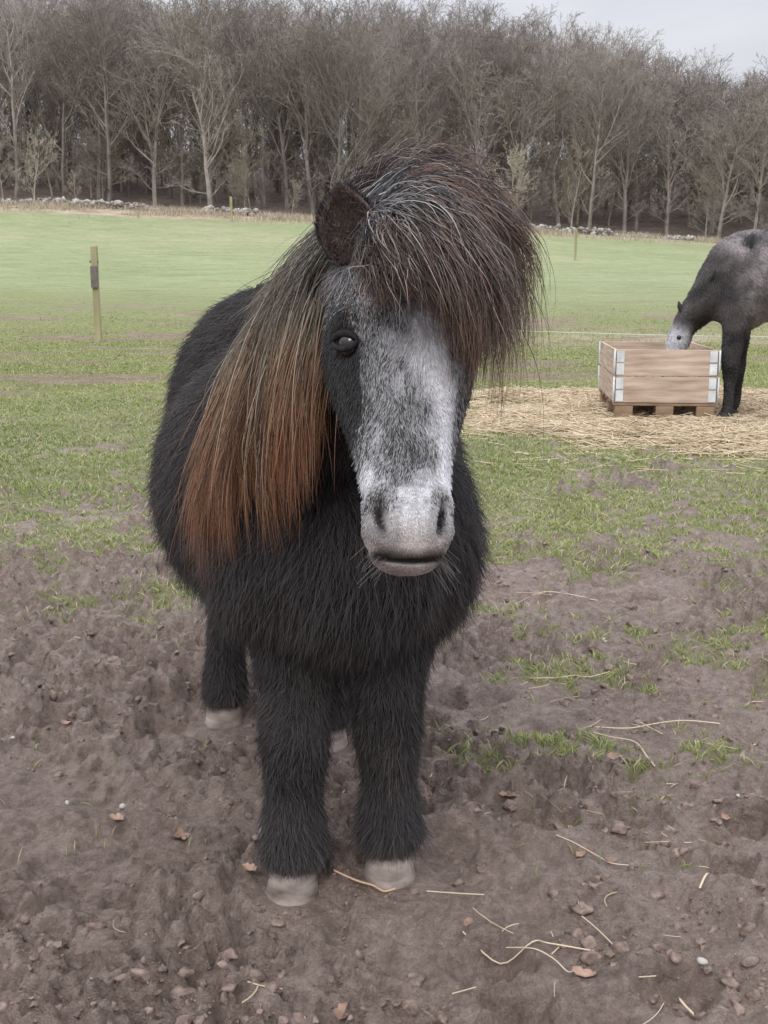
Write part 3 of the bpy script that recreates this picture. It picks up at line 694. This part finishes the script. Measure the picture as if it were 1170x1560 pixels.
def longhair(name,guides,n,colfn,root_j=.012,spread=.02,clumps=60,cl_amp=.03,fly=.07,rad=.0006,lenv=.18,seed=1,npts=16,wave=.004,pull=.6):
    r=np.random.default_rng(seed); G=np.array(guides,float); K=len(G)
    cu=r.uniform(0,K-1.001,clumps); co=r.normal(0,1,(clumps,3))*cl_amp; cl=1-lenv*r.random(clumps)*1.5
    cph=r.uniform(0,6.28,(clumps,1)); cfq=r.uniform(4,9,(clumps,1)); cwd=r.normal(0,1,(clumps,1,3))
    u_=r.uniform(0,K-1.001,n); ci=np.abs(u_[:,None]+r.normal(0,.12,n)[:,None]-cu[None]).argmin(1)
    u2=np.clip(u_*(1-pull)+cu[ci]*pull,0,K-1.001)
    def ev(uu):
        i_=uu.astype(int); f=(uu-i_)[:,None,None]; return G[i_]*(1-f)+G[i_+1]*f
    T=np.linspace(0,1,npts)
    A=cr_spline(ev(u_),T);Bq=cr_spline(ev(u2),T); tb=(T**.7)[None,:,None]; P=A*(1-tb)+Bq*tb
    tt=T[None,:,None]
    P=P+r.normal(0,1,(n,1,3))*root_j*(1-.55*tt)+co[ci][:,None,:]*tt**1.2+r.normal(0,1,(n,1,3))*spread*(tt**1.2)*r.random((n,1,1))**1.5
    P=P+cwd[ci]*(np.sin(T[None]*cfq[ci]+cph[ci])*T[None]*wave*1.5)[:,:,None]
    ph=r.uniform(0,6.28,(n,1)); fq=r.uniform(5,18,(n,1))
    P=P+r.normal(0,1,(n,1,3))*(np.sin(T[None]*fq+ph)*wave*T[None])[:,:,None]
    fl=(r.random(n)<fly)[:,None,None]; P=P+fl*r.normal(0,1,(n,1,3))*.028*tt**1.3
    Ls=cl[ci]*(1-lenv*r.random(n)**.7*1.4); 
    x=T[None]*Ls[:,None]*(npts-1); i_=np.minimum(x.astype(int),npts-2); f=(x-i_)[:,:,None]; rw=np.arange(n)[:,None]
    P=P[rw,i_]*(1-f)+P[rw,i_+1]*f
    C=colfn(T,n,r,u_/(K-1),ci,clumps)
    R=rad*(.7+.6*r.random(n))[:,None]*np.concatenate([np.ones(npts-5),[.88,.7,.5,.3,.1]])[None]
    return hair(name,P,R,C,hairm,pony)
hairm=mat_attr('long_hair_mat',rough=.5,spec=.3)
def lerpc(T,stops):
    ts=[a for a,_ in stops]; return np.stack([np.interp(T,ts,[c[k] for _,c in stops]) for k in range(3)],1)
def manecol(T,n,r,uu,ci,nc):
    base=lerpc(T,[(0,(.060,.058,.058)),(.25,(.11,.10,.09)),(.5,(.165,.142,.112)),(.68,(.21,.155,.105)),(.82,(.26,.135,.075)),(1,(.26,.105,.055))])[None]
    cv=r.uniform(.5,1.35,nc)[ci]; C=base*(cv*(.55+.8*r.random(n)))[:,None,None]
    gy_=(r.random(n)<.30)[:,None,None]; gc=lerpc(T,[(0,(.34,.33,.32)),(.4,(.36,.33,.28)),(.75,(.38,.29,.20)),(1,(.36,.20,.12))])[None]
    C=np.where(gy_,gc*(.6+.6*r.random(n))[:,None,None],C)
    dk=(r.random(n)<.2)[:,None,None]; return np.where(dk,C*.35,C)
mane=[[(-.09,2.08,.99),(-.15,2.01,.995),(-.215,1.95,.92),(-.275,1.905,.80),(-.31,1.88,.68),(-.305,1.87,.53)],
[(-.075,2.0,1.04),(-.145,1.94,1.03),(-.205,1.89,.93),(-.25,1.86,.80),(-.268,1.84,.69),(-.265,1.84,.57)],
[(-.055,1.93,1.08),(-.125,1.87,1.06),(-.175,1.83,.96),(-.205,1.80,.83),(-.21,1.80,.73),(-.20,1.80,.625)],
[(-.04,1.85,1.10),(-.095,1.80,1.07),(-.135,1.775,.97),(-.155,1.765,.85),(-.155,1.76,.75),(-.145,1.76,.63)],
[(-.02,1.77,1.12),(-.07,1.72,1.08),(-.100,1.69,.98),(-.116,1.68,.89),(-.118,1.69,.79),(-.118,1.70,.66)]]
longhair('mane',mane,24000,manecol,.013,.017,70,.015,fly=.12,rad=.00052,lenv=.29,seed=3,wave=.007,pull=.76)
def forecol(T,n,r,uu,ci,nc):
    base=lerpc(T,[(0,(.075,.074,.079)),(.3,(.058,.056,.060)),(.6,(.052,.047,.048)),(.85,(.09,.066,.056)),(1,(.15,.095,.072))])[None]
    cv=r.uniform(.4,1.6,nc)[ci]; C=base*(cv*(.5+.8*r.random(n)))[:,None,None]
    gy_=(r.random(n)<.16+.26*np.exp(-((uu-.38)/.22)**2))[:,None,None]; gc=lerpc(T,[(0,(.48,.47,.48)),(.5,(.42,.405,.40)),(.85,(.34,.28,.24)),(1,(.28,.19,.15))])[None]
    C=np.where(gy_,gc*(.5+.6*r.random(n))[:,None,None],C)
    rd=(r.random(n)<.03+.28*(uu>.6))[:,None,None]*ss(.3,.8,T)[None,:,None]
    return C*(1-rd)+rd*np.array([.22,.12,.08])*(.5+.7*r.random(n))[:,None,None]
fore=[[(.0,1.57,1.115),(-.010,1.535,1.10),(-.008,1.515,1.07),(.0,1.505,1.045),(.01,1.50,1.01)],
[(.004,1.57,1.12),(.008,1.525,1.11),(.018,1.495,1.08),(.036,1.478,1.04),(.055,1.473,.99)],
[(.01,1.57,1.125),(.035,1.515,1.125),(.068,1.475,1.09),(.095,1.463,1.035),(.118,1.47,.945)],
[(.01,1.58,1.13),(.05,1.53,1.145),(.10,1.485,1.115),(.136,1.475,1.025),(.134,1.485,.885)],
[(.01,1.60,1.135),(.055,1.56,1.160),(.112,1.52,1.135),(.155,1.51,1.03),(.140,1.51,.835)],
[(.005,1.63,1.145),(.055,1.61,1.175),(.117,1.57,1.155),(.165,1.55,1.04),(.155,1.54,.825)],
[(-.02,1.68,1.15),(.03,1.67,1.19),(.10,1.64,1.17),(.158,1.60,1.06),(.175,1.57,.87)]]
longhair('forelock',fore,22000,forecol,.009,.025,65,.017,fly=.18,rad=.00050,lenv=.33,seed=5,wave=.010,pull=.8)
fore2=[[tuple(np.array(p)*.75+np.array((.05,1.62,1.06))*.25) for p in gd] for gd in fore[2:]]
longhair('forelock_underlayer',fore2,6000,forecol,.014,.018,40,.012,rad=.0009,lenv=.2,seed=6)
crown=[[(-.05,1.74,1.10),(-.05,1.73,1.15),(-.02,1.72,1.18),(.03,1.70,1.195),(.08,1.68,1.19)],
[(-.02,1.72,1.11),(-.01,1.71,1.17),(.02,1.70,1.205),(.07,1.68,1.21),(.12,1.65,1.175)],
[(.03,1.72,1.11),(.04,1.70,1.18),(.08,1.68,1.21),(.125,1.65,1.18),(.165,1.62,1.10)],
[(.07,1.72,1.10),(.10,1.70,1.16),(.135,1.67,1.165),(.165,1.64,1.10),(.178,1.62,1.01)]]
longhair('crown_tuft',crown,7000,forecol,.015,.030,40,.016,fly=.25,rad=.00040,lenv=.32,seed=8,wave=.009)
side=[[(-.02,1.70,1.12),(-.055,1.70,1.11),(-.09,1.71,1.06),(-.115,1.73,.99),(-.13,1.74,.92)],
[(-.03,1.80,1.11),(-.08,1.80,1.105),(-.135,1.80,1.04),(-.17,1.81,.97),(-.19,1.82,.88)],
[(-.06,1.92,1.07),(-.11,1.92,1.06),(-.165,1.92,1.0),(-.21,1.92,.93),(-.245,1.93,.85)]]
def sidecol(T,n,r,uu,ci,nc): return manecol(T*.55,n,r,uu,ci,nc)
longhair('mane_upper_layer',side,7000,sidecol,.014,.028,50,.020,fly=.25,rad=.00044,lenv=.28,seed=9,wave=.008)
def tailcol(T,n,r,uu,ci,nc):
    base=lerpc(T,[(0,(.04,.03,.03)),(.4,(.14,.08,.05)),(1,(.34,.16,.085))])[None]
    return base*(.5+.8*r.random(n))[:,None,None]
tail=[[(-.27,2.9,.92),(-.28,2.97,.75),(-.285,2.93,.5),(-.275,2.80,.25),(-.27,2.68,.03)],
[(-.25,2.9,.92),(-.25,3.0,.75),(-.25,2.97,.5),(-.24,2.84,.25),(-.225,2.72,.03)],
[(-.23,2.9,.92),(-.20,2.97,.75),(-.14,2.94,.5),(-.09,2.78,.25),(-.07,2.62,.06)]]
longhair('tail',tail,6000,tailcol,.012,.015,40,.008,rad=.0009,lenv=.1,seed=11)
# ---------------------------------------------------------------- HORSE
horse=empty('grey_horse'); horse.location=(-.12,-.26,0)
B=Blob()
B.ell((3.45,9.12,1.0),(.62,.31,.335)); B.ell((2.82,9.1,1.05),(.29,.25,.36)); B.ell((4.05,9.15,1.08),(.38,.29,.35)); B.ell((2.88,9.12,1.30),(.26,.10,.14)); B.ell((3.9,9.14,1.2),(.4,.2,.22)); B.ell((3.35,9.12,1.17),(.5,.2,.17))
B.ell((2.66,9.08,.95),(.15,.17,.2))
B.chain([((2.76,9.1,1.15),.24),((2.63,9.15,.99),.175),((2.52,9.22,.84),.128),((2.45,9.27,.74),.098)])
B.chain([((2.43,9.28,.71),.084),((2.40,9.27,.63),.097),((2.375,9.26,.55),.078),((2.35,9.25,.45),.06),((2.335,9.25,.38),.057),((2.33,9.25,.34),.047)])
def leg(pts): B.chain(pts)
leg([((2.74,8.98,.9),.14),((2.73,8.96,.72),.095),((2.71,8.95,.5),.062),((2.71,8.95,.44),.061),((2.71,8.95,.25),.043),((2.71,8.95,.15),.048),((2.69,8.93,.07),.048)])
leg([((2.82,9.22,.9),.14),((2.84,9.24,.72),.095),((2.85,9.24,.5),.062),((2.85,9.24,.44),.061),((2.85,9.24,.25),.043),((2.85,9.24,.15),.048),((2.82,9.24,.07),.048)])
for yy,xx in((8.99,4.15),(9.3,4.3)):
    leg([((xx-.08,yy,.98),.2),((xx-.05,yy,.78),.13),((xx+.12,yy,.56),.07),((xx+.12,yy,.48),.06),((xx+.08,yy,.28),.042),((xx+.07,yy,.15),.047),((xx+.03,yy,.07),.048)])
me=B.remesh(.012); V=get_co(me); lw=ss(.75,.5,V[:,2]); V=lap(me,V,1-.7*lw,22); V=lap(me,V,np.ones(len(V)),3); set_co(me,V)
V=V+get_no(me)*((fbm(V[:,0]*5,V[:,2]*5,2,137)-.5)*.02)[:,None]
set_co(me,V)
def hcol(P):
    n1=fbm(P[:,0]*9,P[:,2]*9+P[:,1]*4,4,131); dp=vn(P[:,0]*16,P[:,2]*16,139)
    C=np.array([.165,.147,.149])[None]*(.4+.9*ss(.3,.7,n1)+.35*dp)[:,None]
    dark=np.clip(ss(.74,.55,P[:,2])*(P[:,0]>2.55)*.95+ss(2.80,2.60,P[:,0]+.35*(P[:,2]-1.1))*.8,0,1)[:,None]
    C=C*(1-dark*.82)
    headm=(ss(2.51,2.43,P[:,0])*ss(.78,.66,P[:,2]))[:,None]; return C*(1-headm)+headm*np.array([.46,.46,.49])*(.5+.8*n1)[:,None]
setcol(me,hcol(V)); me.materials.clear(); me.materials.append(mat_attr('horse_coat_mat',rough=.75,spec=.2,bump=.5,bscale=60))
me.polygons.foreach_set('use_smooth',np.full(len(me.polygons),True)); o=bpy.data.objects.new('horse_body',me); link(o,horse)
NN=get_no(me); P,Nn=sample(me,V,NN,np.ones(len(V)),40000); n=len(P)
C=hcol(P)*(.55+.9*rng.random((n,1)))
cb=np.array([.6,0,-1.]); tn=nrm(cb-Nn*(Nn@cb)[:,None]); dv=nrm(tn+Nn*.25+rng.normal(0,.2,(n,3))); Ln=.018*(.6+.7*rng.random(n))
tt=np.linspace(0,1,3)[None,:,None]
hair('horse_coat_hair',P[:,None]+dv[:,None]*Ln[:,None,None]*tt,.0022*np.array([1,.8,.2])[None],np.repeat(C[:,None],3,1),furm,horse)
dk=mat_noise('horse_dark_mat',(.02,.018,.02),(.045,.04,.04),30,.7,.2)
for k,(ey,xx) in enumerate(((9.225,.045),(9.33,.065))):
    VV,FF=tube([(2.385+xx,ey,.77),(2.36+xx,ey-.005,.825),(2.335+xx,ey-.01,.87),(2.325+xx,ey-.012,.905)],[.018,.026,.017,.003],8); mk('horse_ear',VV,FF,dk,horse)
for sg in(-1,1): mk('horse_eye',US*.018+np.array([2.375,9.27+sg*.085,.635]),UF,em,horse)
for (hx,hy) in((2.68,8.925),(2.81,9.235),(4.17,8.99),(4.32,9.3)):
    VV,FF=tube([(hx-.01,hy,-.01),(hx,hy,.03),(hx+.015,hy,.085)],[.070,.064,.05],16); mk('horse_hoof',VV,FF,dk,horse)
def hm_hair(name,guides,n,rad,seed):
    global pony
    pp=pony; pony=horse
    longhair(name,guides,n,lambda T,n,r,uu,ci,nc:np.ones((n,len(T),3))*np.array([.03,.027,.028])*(.5+1.2*r.random(n))[:,None,None],.01,.015,30,.01,rad=rad,seed=seed); pony=pp
hm_hair('horse_mane',[[(2.86,9.10,1.40),(2.84,9.0,1.39),(2.80,8.93,1.32),(2.76,8.92,1.24)],[(2.67,9.12,1.21),(2.63,9.03,1.19),(2.59,8.99,1.12),(2.56,8.98,1.04)],[(2.51,9.22,.96),(2.48,9.14,.93),(2.45,9.13,.87),(2.43,9.13,.81)]],2500,.0025,21)
hm_hair('horse_tail',[[(4.40,9.1,1.25),(4.52,9.1,1.1),(4.53,9.1,.7),(4.50,9.1,.35)],[(4.40,9.18,1.25),(4.54,9.18,1.1),(4.55,9.2,.7),(4.52,9.2,.35)]],1500,.003,22)
# ---------------------------------------------------------------- light, sky, camera
w=bpy.data.worlds.new('World'); scene.world=w; w.use_nodes=True; N=w.node_tree.nodes; L=w.node_tree.links
bg=N['Background']; bg.inputs['Strength'].default_value=.1
sky=N.new('ShaderNodeTexSky'); sky.sky_type='NISHITA'; sky.sun_disc=False; sky.sun_elevation=math.radians(42); sky.sun_rotation=math.radians(200)
tc=N.new('ShaderNodeTexCoord'); sx=N.new('ShaderNodeSeparateXYZ'); L.new(tc.outputs['Generated'],sx.inputs[0])
mp=N.new('ShaderNodeMapping'); mp.inputs['Scale'].default_value=(1.2,1.2,4.5); L.new(tc.outputs['Generated'],mp.inputs[0])
ns=N.new('ShaderNodeTexNoise'); ns.inputs['Scale'].default_value=2.2; ns.inputs['Detail'].default_value=5; L.new(mp.outputs[0],ns.inputs['Vector'])
r=N.new('ShaderNodeValToRGB'); e=r.color_ramp.elements; e[0].position=.35; e[1].position=.68; e[0].color=(.64,.65,.72,1); e[1].color=(.88,.89,.92,1); L.new(ns.outputs['Fac'],r.inputs[0])
gr_=N.new('ShaderNodeMapRange'); L.new(sx.outputs['Z'],gr_.inputs[0]); gr_.inputs['From Min'].default_value=.18; gr_.inputs['From Max'].default_value=.9; gr_.inputs['To Min'].default_value=10; gr_.inputs['To Max'].default_value=31
ml=N.new('ShaderNodeVectorMath'); ml.operation='SCALE'; L.new(r.outputs[0],ml.inputs[0]); L.new(gr_.outputs[0],ml.inputs['Scale'])
mx=N.new('ShaderNodeMix'); mx.data_type='RGBA'; mx.inputs[0].default_value=.94; L.new(sky.outputs[0],mx.inputs[6]); L.new(ml.outputs[0],mx.inputs[7]); L.new(mx.outputs[2],bg.inputs[0])
sd=bpy.data.lights.new('sun','SUN'); sd.energy=1.1; sd.angle=math.radians(22); sd.color=(1,.96,.9); so=bpy.data.objects.new('sun',sd); col.objects.link(so)
el=math.radians(42); az=math.radians(200)
dirn=Vector((math.sin(az)*math.cos(el),math.cos(az)*math.cos(el),math.sin(el)))
so.rotation_euler=dirn.to_track_quat('Z','Y').to_euler(); so.location=(0,-5,8)
cd=bpy.data.cameras.new('camera'); cd.sensor_fit='VERTICAL'; cd.sensor_height=24; cd.lens=24/2/math.tan(math.radians(47.8/2)); cd.clip_start=.05; cd.clip_end=2000
cam=bpy.data.objects.new('camera',cd); col.objects.link(cam); cam.location=(0,0,1.05); cam.rotation_euler=(math.radians(90-11.25),0,0); scene.camera=cam
